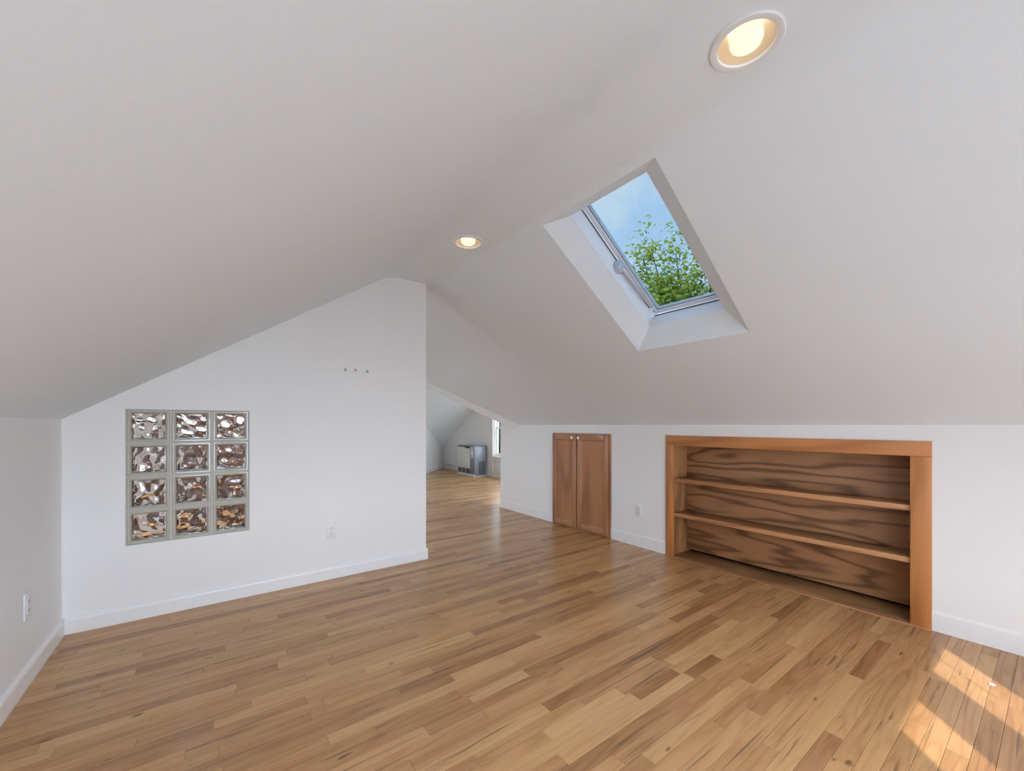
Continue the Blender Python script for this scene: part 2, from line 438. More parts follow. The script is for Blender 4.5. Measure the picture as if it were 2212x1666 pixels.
lw = prism('wall_left', [(XL, YB, 0), (XL, YREAR, 0), (XL, YREAR, ZL + .01), (XL, YB, ZL + .01)], (-T, 0, 0), M['wall'], holes=[[(XL, LWY0, LWZ0), (XL, LWY1, LWZ0), (XL, LWY1, LWZ1), (XL, LWY0, LWZ1)]])
struct(lw, 'low white wall at the far left edge', 'wall')
GB0, GB1, GBZ0, GBZ1 = -.405, .205, .441, 1.243
part = prism('wall_partition', [(XL, YP, 0), (XP, YP, 0)] + roofline(XL, XP, YP)[::-1], (0, PT, 0), M['wall'],
             holes=[rect((GB0, GBZ0), (GB1, GBZ1), YP)])
struct(part, 'white partition wall pierced by the glass block window', 'wall')
gw = prism('wall_back', [(XL - .1, YB, 0), (XR + .1, YB, 0)] + roofline(XL - .1, XR + .1, YB)[::-1], (0, -.16, 0), M['wall'],
           holes=[rect((a, c), (b, d), YB) for a, b, c, d in GWIN])
struct(gw, 'white gable wall behind the viewpoint with four windows, two of them added for daylight', 'wall')
DR0, DR1, DRZ = -.40, 1.05, 1.26
rw = prism('wall_rear', [(XL, YREAR, 0), (1.35, YREAR, 0), (1.35, YREAR, ZF), (XF0, YREAR, ZF), (XL, YREAR, ZL)], (0, T, 0), M['wall'])
struct(rw, 'white wall seen blurred through the glass blocks', 'wall')
hw = prism('wall_hall', [(1.35, YREAR, 0), (1.35, 6.25, 0), (1.35, 6.25, 2.45), (1.35, YREAR, 2.45)], (-T, 0, 0), M['wall'])
struct(hw, 'white hall wall hidden behind the partition', 'wall')
dq = .08
dw = prism('wall_diagonal', [(1.35, 6.25, 0), (5.06, 9.96, 0), (5.06, 9.96, wing_far(9.96) + .02), (1.79, 6.69, ZRIDGE + .03), (1.35, 6.25, ZRIDGE + .03)], (-dq, dq, 0), M['wall'])
struct(dw, 'angled white wall at the left of the far room', 'wall')
WY0, WY1, WZ0, WZ1 = 6.16, 7.46, .46, 1.66
wg = prism('wall_wing', [(XG, YK - .1, 0), (XG, YE + .1, 0), (XG, YE + .1, wing_far(YE + .1)), (XG, YR_, ZRIDGE), (XG, YK - .1, wing_near(YK - .1))], (T, 0, 0), M['wall'],
           holes=[[(XG, WY0, WZ0), (XG, WY1, WZ0), (XG, WY1, WZ1), (XG, WY0, WZ1)]])
struct(wg, 'white gable wall of the far room behind the heater', 'wall')
NWX0, NWX1 = 3.46, 4.92
wk = prism('wall_near_wing', [(XR + .1, YK, 0), (XG, YK, 0), (XG, YK, wing_near(YK)), (XR + .1, YK, wing_near(YK))], (0, -.12, 0), M['wall'], holes=[rect((NWX0, .06), (NWX1, 1.16), YK)])
struct(wk, 'low white side wall of the far room round the corner', 'wall')

# --- floor with every strip a board of its own
floor = obj('floor', *(lambda z0, z1: ([(x, y, z) for z in (z0, z1) for x, y in ((-.9, -1.45), (5.2, -1.45), (5.2, 10.2), (-.9, 10.2))],
      [(3, 2, 1, 0), (4, 5, 6, 7), (0, 1, 5, 4), (1, 2, 6, 5), (2, 3, 7, 6), (3, 0, 4, 7)]))(-.14, -.0125), plain('subfloor', (.05, .03, .02), .9))
struct(floor, 'glossy oak strip floor with mixed light and dark boards', 'floor')
sH, cH = math.sin(HEAD), math.cos(HEAD)
def project(x, y, z):
    l = cH * x - sH * y; d = sH * x + cH * y
    return (1106 + 880 * l / d, 918 - 880 * (z - HC) / d) if d > .05 else None
def seen(x, y):
    p = project(x, y, 0)
    if p is None or not (0 <= p[0] <= 2212 and 0 <= p[1] <= 1666): return False
    if y > YP and x * YP / y < XP: return False
    if x > XR and y * XR / x < YK: return False
    return True
BW = .0572
rowsrng = random.Random(21)
boards = []
y = YB - .02; r = 0
while y < YE:
    y1 = y + BW
    if y1 <= YK: xa, xb = XL, XR
    else: xa, xb = (XL if y < YREAR else 1.30), XG
    if y > 6.25: xa = max(1.3, y - 4.95)
    x = xa - rowsrng.uniform(0, .9)
    while x < xb:
        x1 = x + rowsrng.choice([.28, .36, .45, .55, .62, .75, .9, 1.05, 1.25]) * rowsrng.uniform(.9, 1.1)
        p, q = max(x, xa), min(x1, xb)
        if q - p > .02:
            if 4.62 < y < YK and y1 > YK: pass
            tone = min(.95, max(.03, rowsrng.gauss(.60, .13)))
            if rowsrng.random() < .06: tone = rowsrng.uniform(.22, .38)
            boards.append((p, q, y, y1, (tone, rowsrng.random(), rowsrng.random())))
        x = x1
    y = y1; r += 1
def board_geo(p, q, y0, y1):
    g, e = .0004, .0009
    V_ = [(p+g+e, y0+g+e, 0), (q-g-e, y0+g+e, 0), (q-g-e, y1-g-e, 0), (p+g+e, y1-g-e, 0),
          (p+g, y0+g, -.0007), (q-g, y0+g, -.0007), (q-g, y1-g, -.0007), (p+g, y1-g, -.0007),
          (p+g, y0+g, -.012), (q-g, y0+g, -.012), (q-g, y1-g, -.012), (p+g, y1-g, -.012)]
    F_ = [(0, 1, 2, 3)]
    for o_ in (0, 4):
        for k in range(4): F_.append((o_ + 4 + k, o_ + 4 + (k+1) % 4, o_ + (k+1) % 4, o_ + k))
    return V_, F_
def score(b):
    p, q, y0, y1, _ = b; n = 0; ym = (y0 + y1) / 2
    for k in range(9):
        xx = p + (q - p) * (k + .5) / 9
        if seen(xx, ym):
            d = sH * xx + cH * ym; n += (q - p) / 9 / d ** 3
    return n
boards.sort(key=score, reverse=True)
def set_bt(me, vals):
    at = me.attributes.new('bt', 'FLOAT_VECTOR', 'POINT'); at.data.foreach_set('vector', vals)
for p, q, y0, y1, bt in boards[:300]:
    v_, f_ = board_geo(p, q, y0, y1)
    ox, oy = (p + q) / 2, (y0 + y1) / 2
    o = obj('floor_board', [(a - ox, b_ - oy, c_) for a, b_, c_ in v_], f_, M['floor'], floor, False, (ox, oy, 0))
    set_bt(o.data, list(bt) * 12)
vv, ff, tt = [], [], []
for p, q, y0, y1, bt in boards[300:]:
    v_, f_ = board_geo(p, q, y0, y1); n0 = len(vv); vv += v_; ff += [tuple(i + n0 for i in f) for f in f_]; tt += list(bt) * 12
o = obj('distant_floor_boards', vv, ff, M['floor'], floor); set_bt(o.data, tt); o['kind'] = 'stuff'

# --- baseboards
def baseboard(name, p, q, nrm, label, hgt=.088, th=.014):
    p, q, nrm = Vector((*p, 0)), Vector((*q, 0)), Vector((*nrm, 0)).normalized()
    prof_ = [(0, 0), (th, 0), (th, hgt - .016), (th * .75, hgt - .006), (th * .35, hgt), (0, hgt)]
    vs_ = [tuple(e + nrm * a + Vector((0, 0, b + .0003))) for e in (p, q) for a, b in prof_]; n = len(prof_)
    fs = [(k, (k+1) % n, n + (k+1) % n, n + k) for k in range(n)] + [tuple(range(n))[::-1], tuple(range(n, 2*n))]
    bm = bmesh.new(); vl = [bm.verts.new(v) for v in vs_]
    for f in fs: bm.faces.new([vl[i] for i in f])
    o = bmobj(name, bm, M['trim']); struct(o, label, 'baseboard'); return o
bb = baseboard('baseboard_partition', (XL + .014, YP), (XP + .012, YP), (0, -1), 'white baseboard along the partition wall under the glass blocks')
e_ = baseboard('end_return', (XP, YP), (XP, YP + PT), (1, 0), 'x'); e_.parent = bb
for k in ('category', 'kind', 'label'): del e_[k]
baseboard('baseboard_left', (XL, YB), (XL, YP), (1, 0), 'white baseboard along the left wall')
baseboard('baseboard_right', (XR, CB1), (XR, YK), (-1, 0), 'white baseboard on the knee wall left of the small cabinet', .11, .008)
baseboard('baseboard_middle', (XR, BK1), (XR, CB0), (-1, 0), 'white baseboard between the small cabinet and the bookcase', .11, .008)
baseboard('baseboard_near', (XR, YB), (XR, BK0), (-1, 0), 'white baseboard right of the bookcase', .11, .008)
baseboard('baseboard_diagonal', (1.35, 6.25), (5.0, 9.90), (1, -1), 'white baseboard on the angled far wall', .1)
baseboard('baseboard_wing', (XG, 7.60), (XG, 9.9), (-1, 0), 'white baseboard behind the heater', .1)

# ================================================================== skylight
win = empty('window_1'); win.matrix_world = SF
struct(win, 'open-sky roof window in the right slope showing blue sky and treetop', 'skylight')
FD = .25      # outer end of the fixed frame
def sbox(name, lo, hi, m, parent=win, bev=.003):
    o = box(name, lo, hi, m, parent, bev); return o
ft = .02
sbox('frame_side', (IA0 - ft, IB1, IC - .004), (IA1 + ft, IB1 + ft, FD), M['frame_w'])
sbox('frame_side', (IA0 - ft, IB0 - ft, IC - .004), (IA1 + ft, IB0, FD), M['frame_w'])
sbox('frame_rail', (IA1, IB0, IC - .004), (IA1 + ft, IB1, FD), M['frame_w'])
sbox('frame_rail', (IA0 - ft, IB0, IC - .004), (IA0, IB1, FD), M['frame_w'])
sash = empty('sash', (0, 0, 0), win)
sw = .030; s0, s1 = .222, .262; g0 = .004
a0, a1, b0, b1 = IA0 + g0, IA1 - g0, IB0 + g0, IB1 - g0
sbox('sash_stile', (a0, b1 - sw, s0), (a1, b1, s1), M['frame_w'], sash)
sbox('sash_stile', (a0, b0, s0), (a1, b0 + sw, s1), M['frame_w'], sash)
sbox('sash_rail', (a1 - sw, b0 + sw, s0), (a1, b1 - sw, s1), M['frame_w'], sash)
sbox('sash_rail', (a0, b0 + sw, s0), (a0 + sw, b1 - sw, s1), M['frame_w'], sash)
def gasket(lo, hi): sbox('gasket', lo, hi, M['gasket'], sash, .001)
ga, gb = sw - .002, .004
gasket((a0 + ga, b1 - ga - gb, s0 + .004), (a1 - ga, b1 - ga, s0 + .012)); gasket((a0 + ga, b0 + ga, s0 + .004), (a1 - ga, b0 + ga + gb, s0 + .012))
gasket((a1 - ga - gb, b0 + ga, s0 + .004), (a1 - ga, b1 - ga, s0 + .012)); gasket((a0 + ga, b0 + ga, s0 + .004), (a0 + ga + gb, b1 - ga, s0 + .012))
sbox('pane', (a0 + sw - .004, b0 + sw - .004, .240), (a1 - sw + .004, b1 - sw + .004, .246), M['pane_sky'], sash, 0)
# dark seal line between frame and sash
sbox('seal', (IA0 + .002, IB1 - .006, .205), (IA1 - .002, IB1 - .0005, .212), M['gasket'], win, .001)
sbox('seal', (IA1 - .006, IB0 + .002, .205), (IA1 - .0005, IB1 - .006, .212), M['gasket'], win, .001)
# outer kerb of the roof window
bm = bmesh.new()
for lo, hi in (((IA0 - .07, IB0 - .07, .09), (IA1 + .07, IB0 - ft, .26)), ((IA0 - .07, IB1 + ft, .09), (IA1 + .07, IB1 + .07, .26)),
               ((IA0 - .07, IB0 - ft, .09), (IA0 - ft, IB1 + ft, .26)), ((IA1 + ft, IB0 - ft, .09), (IA1 + .07, IB1 + ft, .26))): bx(bm, lo, hi, .004)
k_ = bmobj('flashing_kerb', bm, M['alu'], win)
# hinge arm: round pivot cover, rod and triangular foot, on the far side of the frame
yf = IB1
RY = Matrix.Rotation(math.pi / 2, 4, 'X')
def disc(name, a, c, prof_, m, par, yy=yf):
    bm = bmesh.new(); lathe(bm, prof_, 28, Matrix.Translation((a, yy, c)) @ RY); return bmobj(name, bm, m, par, True)
piv = disc('pivot_cover', .575, .178, [(0, 0), (.040, 0), (.042, .004), (.042, .018), (.036, .024), (0, .024)], M['grey_pl'], win)
disc('pivot_cap', .575, .178, [(.0, .024), (.022, .024), (.024, .027), (.02, .031), (.011, .031), (.009, .028), (0, .028)], M['alu'], piv)
bm = bmesh.new(); tube(bm, [(.60, yf - .018, .183), (.80, yf - .02, .192), (.945, yf - .02, .200), (.985, yf - .02, .212)], [.010, .009, .007, .006], 10)
bmobj('hinge_arm', bm, M['alu'], win, True)
bm = bmesh.new(); v1 = [bm.verts.new(p) for p in ((1.025, yf - .002, .165), (1.03, yf - .002, .20), (.975, yf - .002, .222), (.968, yf - .002, .205))]
bm.faces.new(v1); g = bmesh.ops.extrude_face_region(bm, geom=list(bm.faces)); bmesh.ops.translate(bm, vec=(0, -.022, 0), verts=[v for v in g['geom'] if isinstance(v, bmesh.types.BMVert)])
ftb = bmobj('arm_bracket', bm, M['frame_w'], win)
disc('rivet', 1.0, .198, [(0, .0), (.008, 0), (.007, .004), (0, .005)], M['steel'], ftb, yf - .024)
sbox('arm_foot', (1.018, yf - .05, .120), (1.043, yf - .004, .128), M['frame_w'], win)
# small hardware on the near side, mostly hidden by the reveal
bm = bmesh.new(); lathe(bm, [(0, 0), (.040, 0), (.042, .004), (.042, .018), (.036, .024), (0, .024)], 28, Matrix.Translation((.575, IB0, .178)) @ Matrix.Rotation(-math.pi / 2, 4, 'X'))
bmobj('pivot_cover', bm, M['grey_pl'], win, True)
bm = bmesh.new(); tube(bm, [(a1 - .035, b0 + .02, .214), (a1 - .035, b0 + .06, .214)], .009, 12); bmobj('lock_barrel', bm, M['grey_pl'], win, True)
pt = SF @ Vector(((IA0 + IA1) / 2, (IB0 + IB1) / 2, .225))
portal('daylight_portal', pt, (0, math.atan(MR), 0), IA1 - IA0, IB1 - IB0)
portal('daylight_portal', (XG + .07, (WY0 + WY1) / 2, (WZ0 + WZ1) / 2), (0, math.pi / 2, 0), WZ1 - WZ0, WY1 - WY0)

# added roof window in the left slope beyond the partition (out of view, lights the hall)
nL = math.sqrt(1 + ML * ML)
LF = Matrix(((1/nL, 0, -ML/nL, RWX0), (0, 1, 0, 0), (ML/nL, 0, 1/nL, ZL + .3 * ML), (0, 0, 0, 1)))
w10 = empty('window_10'); w10.matrix_world = LF; struct(w10, 'unseen roof window added in the left slope to light the hall', 'skylight')
ra = (RWX1 - RWX0) * nL
for lo, hi in (((0, RWY0, 0), (ra, RWY0 + .05, .16)), ((0, RWY1 - .05, 0), (ra, RWY1, .16)), ((0, RWY0 + .05, 0), (.05, RWY1 - .05, .16)), ((ra - .05, RWY0 + .05, 0), (ra, RWY1 - .05, .16))):
    sbox('window_frame', lo, hi, M['frame_w'], w10)
sbox('pane', (.045, RWY0 + .045, .12), (ra - .045, RWY1 - .045, .126), M['pane'], w10, 0)
portal('daylight_portal', LF @ Vector((ra / 2, (RWY0 + RWY1) / 2, .10)), (0, -math.atan(ML), 0), ra, RWY1 - RWY0)

# ================================================================== glass block window
gbw = empty('window_2', ((GB0 + GB1) / 2, YP, GBZ0))
struct(gbw, 'window of twelve wavy glass blocks set in the white partition', 'window')
PX, PZ = (GB1 - GB0) / 3, (GBZ1 - GBZ0) / 4
BS = .1925
def block_rim():
    """hollow square frame of pressed glass with bevelled lips"""
    bm = bmesh.new(); o_, i_ = BS / 2, .0765
    secs = [(o_, .004), (o_ - .004, 0), (i_ + .010, 0), (i_ + .006, .003), (i_, .010), (i_ - .003, .024), (i_ - .003, .076), (i_, .090), (i_ + .008, .098), (o_ - .004, .098), (o_, .094)]
    rows = [[bm.verts.new((sx * s, y_, sz * s)) for sx, sz in ((-1, -1), (1, -1), (1, 1), (-1, 1))] for s, y_ in secs]
    for a, c in zip(rows, rows[1:] + rows[:1]):
        for k in range(4): bm.faces.new((a[k], a[(k+1) % 4], c[(k+1) % 4], c[k]))
    bmesh.ops.recalc_face_normals(bm, faces=bm.faces)
    me = bpy.data.meshes.new('glass_block'); bm.to_mesh(me); bm.free(); me.materials.append(M['rim']); return me
def wavy(seed):
    rg = random.Random(seed); n = 34; h_ = .0765; terms = []
    for s in range(2):
        tt_ = []
        for k in range(7):
            wl = rg.uniform(.042, .10); an = rg.uniform(0, math.pi); tt_.append((2*math.pi/wl*math.cos(an), 2*math.pi/wl*math.sin(an), rg.uniform(0, 6.28), rg.uniform(.0012, .0030)))
        terms.append(tt_)
    vs_, fs = [], []
    for s in range(2):
        for i in range(n + 1):
            for j in range(n + 1):
                x, z = -h_ + 2*h_*i/n, -h_ + 2*h_*j/n
                ed = min(1, min(h_ - abs(x), h_ - abs(z)) / .012)
                d = sum(a * math.sin(kx*x + kz*z + ph) for kx, kz, ph, a in terms[s]) * (.35 + .65 * ed)
                vs_.append((x, (.016 + d) if s == 0 else (.080 + d), z))
    m_ = (n + 1) ** 2; q = lambda i, j: i * (n + 1) + j
    for i in range(n):
        for j in range(n):
            fs.append((q(i, j), q(i+1, j), q(i+1, j+1), q(i, j+1))); fs.append((m_ + q(i, j), m_ + q(i, j+1), m_ + q(i+1, j+1), m_ + q(i+1, j)))
    rim = [q(i, 0) for i in range(n)] + [q(n, j) for j in range(n)] + [q(i, n) for i in range(n, 0, -1)] + [q(0, j) for j in range(n, 0, -1)]
    for k in range(len(rim)):
        a, c = rim[k], rim[(k+1) % len(rim)]; fs.append((c, a, m_ + a, m_ + c))
    me = bpy.data.meshes.new('wavy_glass'); me.from_pydata(vs_, [], fs); me.update()
    for p in me.polygons: p.use_smooth = True
    me.materials.append(M['wavy']); me.set_sharp_from_angle(angle=math.radians(60)); return me
rim_me = block_rim()
for i in range(3):
    for j in range(4):
        x = (i - 1) * PX; z = (j + .5) * PZ
        bo = link('glass_block', rim_me, None, gbw, False, (x, .002, z))
        link('wavy_glass', wavy(100 + i * 4 + j), None, bo)
bm = bmesh.new()
mo = .006
for i in range(4):
    x = -1.5 * PX + i * PX; bx(bm, (max(x - mo, -1.5*PX + .0002), .008, .0002), (min(x + mo, 1.5*PX - .0002), .098, 4*PZ - .0002), .001)
mj = bmobj('mortar_upright', bm, M['mortar'], gbw); mj['kind'] = 'stuff'
bm = bmesh.new()
for j in range(5):
    z = j * PZ; bx(bm, (-1.5*PX + .0003, .0085, max(z - mo, .0004)), (1.5*PX - .0003, .0975, min(z + mo, 4*PZ - .0004)), .001)
mj = bmobj('mortar_bed', bm, M['mortar'], gbw); mj['kind'] = 'stuff'

# low door behind the blocks (seen only as dark brown through the glass)
d1 = empty('door_1', ((DR0 + DR1) / 2, YREAR, 0)); struct(d1, 'dark brown low door seen blurred through the glass blocks', 'door')
wd = DR1 - DR0
box('door_leaf', (-wd/2 + .06, -.03, .005), (wd/2 - .06, -.004, DRZ - .06), M['door_w'], d1)
for lo, hi in (((-wd/2, -.045, .002), (-wd/2 + .06, -.003, DRZ)), ((wd/2 - .06, -.045, .002), (wd/2, -.003, DRZ)), ((-wd/2 + .06, -.045, DRZ - .06), (wd/2 - .06, -.003, DRZ))):
    box('door_casing', lo, hi, M['door_w'], d1)

# ================================================================== gable windows behind the viewpoint
def sash_window(name, label, w_, h_, origin, rz, glass=None, depth=.12):
    """double-hung window; local x across, y outwards, z up; opening w_ x h_"""
    e = empty(name, origin); e.rotation_euler = (0, 0, rz); struct(e, label, 'window')
    b_ = lambda n, lo, hi, m=M['trim'], par=e, bev=.003: box(n, lo, hi, m, par, bev)
    fr = .022
    b_('window_frame', (-w_/2, 0.01, 0), (-w_/2 + fr, depth, h_)); b_('window_frame', (w_/2 - fr, 0.01, 0), (w_/2, depth, h_))
    b_('window_frame', (-w_/2 + fr, 0.01, h_ - fr), (w_/2 - fr, depth, h_)); b_('window_frame', (-w_/2 + fr, 0.01, 0), (w_/2 - fr, depth, fr))
    for nm, z0, z1, y0 in (('lower_sash', fr, h_ * .53, .045), ('upper_sash', h_ * .50, h_ - fr, .082)):
        s_ = empty(nm, (0, 0, 0), e); q = .03; x0, x1 = -w_/2 + fr, w_/2 - fr
        b_('stile', (x0, y0, z0), (x0 + q, y0 + .032, z1), M['trim'], s_); b_('stile', (x1 - q, y0, z0), (x1, y0 + .032, z1), M['trim'], s_)
        b_('rail', (x0 + q, y0, z0), (x1 - q, y0 + .032, z0 + q * 1.2), M['trim'], s_); b_('rail', (x0 + q, y0, z1 - q), (x1 - q, y0 + .032, z1), M['trim'], s_)
        b_('pane', (x0 + q - .003, y0 + .013, z0 + q), (x1 - q + .003, y0 + .018, z1 - q + .003), glass or M['pane'], s_, 0)
    return e
for i, (a, b, c, d) in enumerate(GWIN):
    sash_window(f'window_{4 + i}', ['tall window in the gable wall behind the viewpoint left of the ridge', 'tall window in the gable wall behind the viewpoint under the ridge',
        'low window added for daylight in the gable wall behind the viewpoint by the left wall', 'low window added for daylight in the gable wall behind the viewpoint by the knee wall'][i], b - a, d - c, ((a + b) / 2, YB, c), math.pi)
sash_window('window_8', 'unseen low window added in the left wall to light the space beyond the partition', LWY1 - LWY0, LWZ1 - LWZ0, (XL, (LWY0 + LWY1) / 2, LWZ0), math.pi / 2, None, .10)
portal('daylight_portal', (XL - .07, (LWY0 + LWY1) / 2, (LWZ0 + LWZ1) / 2), (0, -math.pi / 2, 0), LWZ1 - LWZ0, LWY1 - LWY0)
sash_window('window_9', 'unseen low window added in the side wall to light the far room', NWX1 - NWX0, 1.10, ((NWX0 + NWX1) / 2, YK, .06), math.pi, None, .10)  # out of view, added to brighten the far room
portal('daylight_portal', ((NWX0 + NWX1) / 2, YK - .07, .61), (math.pi / 2, 0, 0), NWX1 - NWX0, 1.1)
bm = bmesh.new(); tube(bm, [(1.32, YB + .02, 1.76), (1.32, YB + .022, 1.45), (1.32, YB + .02, 1.29)], .0028, 8)
tag(bmobj('blind_cord', bm, M['white'], None, True), 'thin white pull cord hanging over the gable window', 'cord')

# ================================================================== far-room window and its panelled surround
w3 = sash_window('window_3', 'white sash window at the end of the far room showing green foliage', WY1 - WY0, WZ1 - WZ0, (XG, (WY0 + WY1) / 2, WZ0), -math.pi / 2, M['pane_grey'])
t1 = empty('trim_1', (XG, WY1, 0)); struct(t1, 'white panelled casing around the far window running down to the floor', 'trim')
tb = lambda n, y0, y1, z0, z1, th, bev=.004: box(n, (-th, y0 - WY1, z0), (-.0005, y1 - WY1, z1), M['trim'], t1, bev)
tb('casing', WY1 + .005, WY1 + .07, .0008, 1.80, .022); tb('casing_edge', WY1 + .07, WY1 + .125, .0008, 1.80, .012)
tb('casing', WY0 - .10, WY0 - .005, .0008, 1.80, .022)
tb('head_casing', WY0 - .004, WY1 + .004, WZ1 + .002, 1.78, .022); tb('apron', WY0 - .004, WY1 + .004, .34, WZ0 - .02, .024)
tb('sill', WY0 - .004, WY1 + .004, WZ0 - .019, WZ0 + .004, .05); tb('lower_panel', WY0 - .004, WY1 + .004, .11, .335, .012)
tb('plinth', WY0 - .004, WY1 + .004, .0008, .105, .022)

# ================================================================== bookcase
bk = empty('bookcase', (XR, (BK0 + BK1) / 2, 0))
tag(bk, 'built-in orange oak bookcase with two shelves recessed in the knee wall', 'bookcase')
hw_ = (BK1 - BK0) / 2; FW = .088
def kb(name, x0, x1, y0, y1, z0, z1, m, par=bk, bev=.0025): return box(name, (x0, y0, z0), (x1, y1, z1), m, par, bev)
kb('stile', -.014, .006, hw_ - FW * .82, hw_, .001, BKZ - FW, M['oak_f']); kb('stile', -.014, .006, -hw_, -hw_ + FW, .001, BKZ - FW, M['oak_f'])
kb('top_rail', -.0145, .006, -hw_, hw_, BKZ - FW + .0004, BKZ, M['oak_r'])
iy0, iy1 = -hw_ + FW - .030, hw_ - FW * .82 + .030
iy0, iy1 = -hw_ + .055, hw_ - .055
kb('side_panel', .0065, .345, iy0 - .004, iy0 + .012, .001, 1.03, M['plyz']); kb('side_panel', .0065, .345, iy1 - .012, iy1 + .004, .001, 1.03, M['plyz'])
kb('back_panel', .212, .224, iy0 + .0125, iy1 - .0125, .035, 1.0, M['ply'])
kb('top_panel', .0065, .3445, iy0 + .0125, iy1 - .0125, 1.0005, 1.03, M['ply'])
kb('bottom_panel', .0065, .34, iy0 + .0125, iy1 - .0125, .001, .012, M['oak_b'])
kb('light_stop', .3455, .36, iy0 - .004, iy1 + .004, .001, 1.03, M['door_w'])  # added behind the case to keep outside light from leaking in
kb('threshold', -.035, .006, -hw_ + .0, hw_ - .0, .0004, .006, M['oak_s'])
for zt in (.684, .382):
    s_ = kb('shelf', .010, .2115, iy0 + .0126, iy1 - .0126, zt - .026, zt, M['ply'])
    kb('shelf_edge', .001, .0098, -hw_ + FW - .02, hw_ - FW + .03, zt - .032, zt + .001, M['oak_s'], s_)

# ================================================================== small two-door cabinet
cb = empty('cabinet', (XR, (CB0 + CB1) / 2, 0)); tag(cb, 'small brown two-door access cabinet set low in the knee wall', 'cabinet')
cw = (CB1 - CB0) / 2
def cbx(name, x0, x1, y0, y1, z0, z1, m, par=cb, bev=.002): return box(name, (x0, y0, z0), (x1, y1, z1), m, par, bev)
cbx('face_frame', -.012, -.0005, -cw, -cw + .045, .001, CBZ, M['maple']); cbx('face_frame', -.012, -.0005, cw - .035, cw, .001, CBZ, M['maple'])
cbx('face_frame', -.012, -.0005, -cw + .045, cw - .035, CBZ - .035, CBZ, M['maple_h']); cbx('face_frame', -.012, -.0005, -cw + .045, cw - .035, .001, .035, M['maple_h'])
cbx('face_frame', -.012, -.0005, .02, .06, .035, CBZ - .035, M['maple'])
def cdoor(y0, y1, kn):
    z0, z1, st = .018, CBZ - .018, .055
    d = empty('door', (0, 0, 0), cb)
    f0, f1 = -.034, -.0125
    cbx('stile', f0, f1, y0, y0 + st, z0, z1, M['maple'], d, .004); cbx('stile', f0, f1, y1 - st, y1, z0, z1, M['maple'], d, .004)
    cbx('rail', f0, f1, y0 + st, y1 - st, z1 - st, z1, M['maple_h'], d, .004); cbx('rail', f0, f1, y0 + st, y1 - st, z0, z0 + st, M['maple_h'], d, .004)
    bm = bmesh.new(); a, b_ = y0 + st, y1 - st; p, q = z0 + st, z1 - st; g = .012
    o_ = [bm.verts.new((f0 + .003, yy, zz)) for yy, zz in ((a, p), (b_, p), (b_, q), (a, q))]
    m_ = [bm.verts.new((f0 + .012, yy, zz)) for yy, zz in ((a + g, p + g), (b_ - g, p + g), (b_ - g, q - g), (a + g, q - g))]
    for k in range(4): bm.faces.new((o_[k], o_[(k+1) % 4], m_[(k+1) % 4], m_[k]))
    bm.faces.new(m_)
    bk_ = [bm.verts.new((f1 + .001, v.co.y, v.co.z)) for v in o_]
    for k in range(4): bm.faces.new((o_[(k+1) % 4], o_[k], bk_[k], bk_[(k+1) % 4]))
    bm.faces.new(bk_[::-1]); bmobj('panel', bm, M['maple'], d)
    bm = bmesh.new(); lathe(bm, [(0, 0), (.006, 0), (.006, .010), (.015, .014), (.019, .022), (.014, .030), (0, .032)], 24, Matrix.Translation((f0, kn, 1.008)) @ Matrix.Rotation(-math.pi / 2, 4, 'Y'))
    kk = bmobj('knob', bm, M['ceramic'], d, True); kk['label'] = 'round white knob'
mid = .032
cdoor(mid + .004, cw - .018, mid + .045); cdoor(-cw + .022, mid - .012, mid - .050)

# ================================================================== outlets and screw anchors
def outlet(loc, rz, label):
    e = empty('wall_outlet', loc); e.rotation_euler = (0, 0, rz); tag(e, label, 'outlet', 'white duplex wall outlets')
    box('cover_plate', (-.035, -.006, -.057), (.035, -.0003, .057), M['white'], e, .003)
    for s in (-1, 1):
        bm = bmesh.new(); lathe(bm, [(0, .0085), (.0155, .0085), (.0165, .0075), (.0165, .004), (0, .004)], 24, Matrix.Translation((0, 0, s * .0195)) @ Matrix.Rotation(math.pi / 2, 4, 'X'))
        r_ = bmobj('receptacle', bm, M['white'], e, True)
        for dx, hh in ((-.0063, .004), (.0063, .0035)): box('slot', (dx - .0011, -.0092, s*.0195 + .002 - hh), (dx + .0011, -.0083, s*.0195 + .002 + hh), M['slot'], r_, 0)
        bm = bmesh.new(); lathe(bm, [(0, .0092), (.0024, .0092), (.0024, .0082), (0, .0082)], 12, Matrix.Translation((0, 0, s*.0195 - .0075)) @ Matrix.Rotation(math.pi / 2, 4, 'X')); bmobj('ground_hole', bm, M['slot'], r_)
    bm = bmesh.new(); lathe(bm, [(0, .0078), (.003, .0075), (.0034, .0055), (0, .0055)], 14, Matrix.Rotation(math.pi / 2, 4, 'X')); bmobj('cover_screw', bm, M['steel'], e, True)
outlet((.722, YP, .356), 0, 'white duplex outlet on the partition wall right of the glass blocks')
outlet((XR, 2.382, .338), -math.pi / 2, 'white duplex outlet on the knee wall between cabinet and bookcase')
outlet((XL, 2.722, .350), math.pi / 2, 'white duplex outlet on the left wall near the corner')
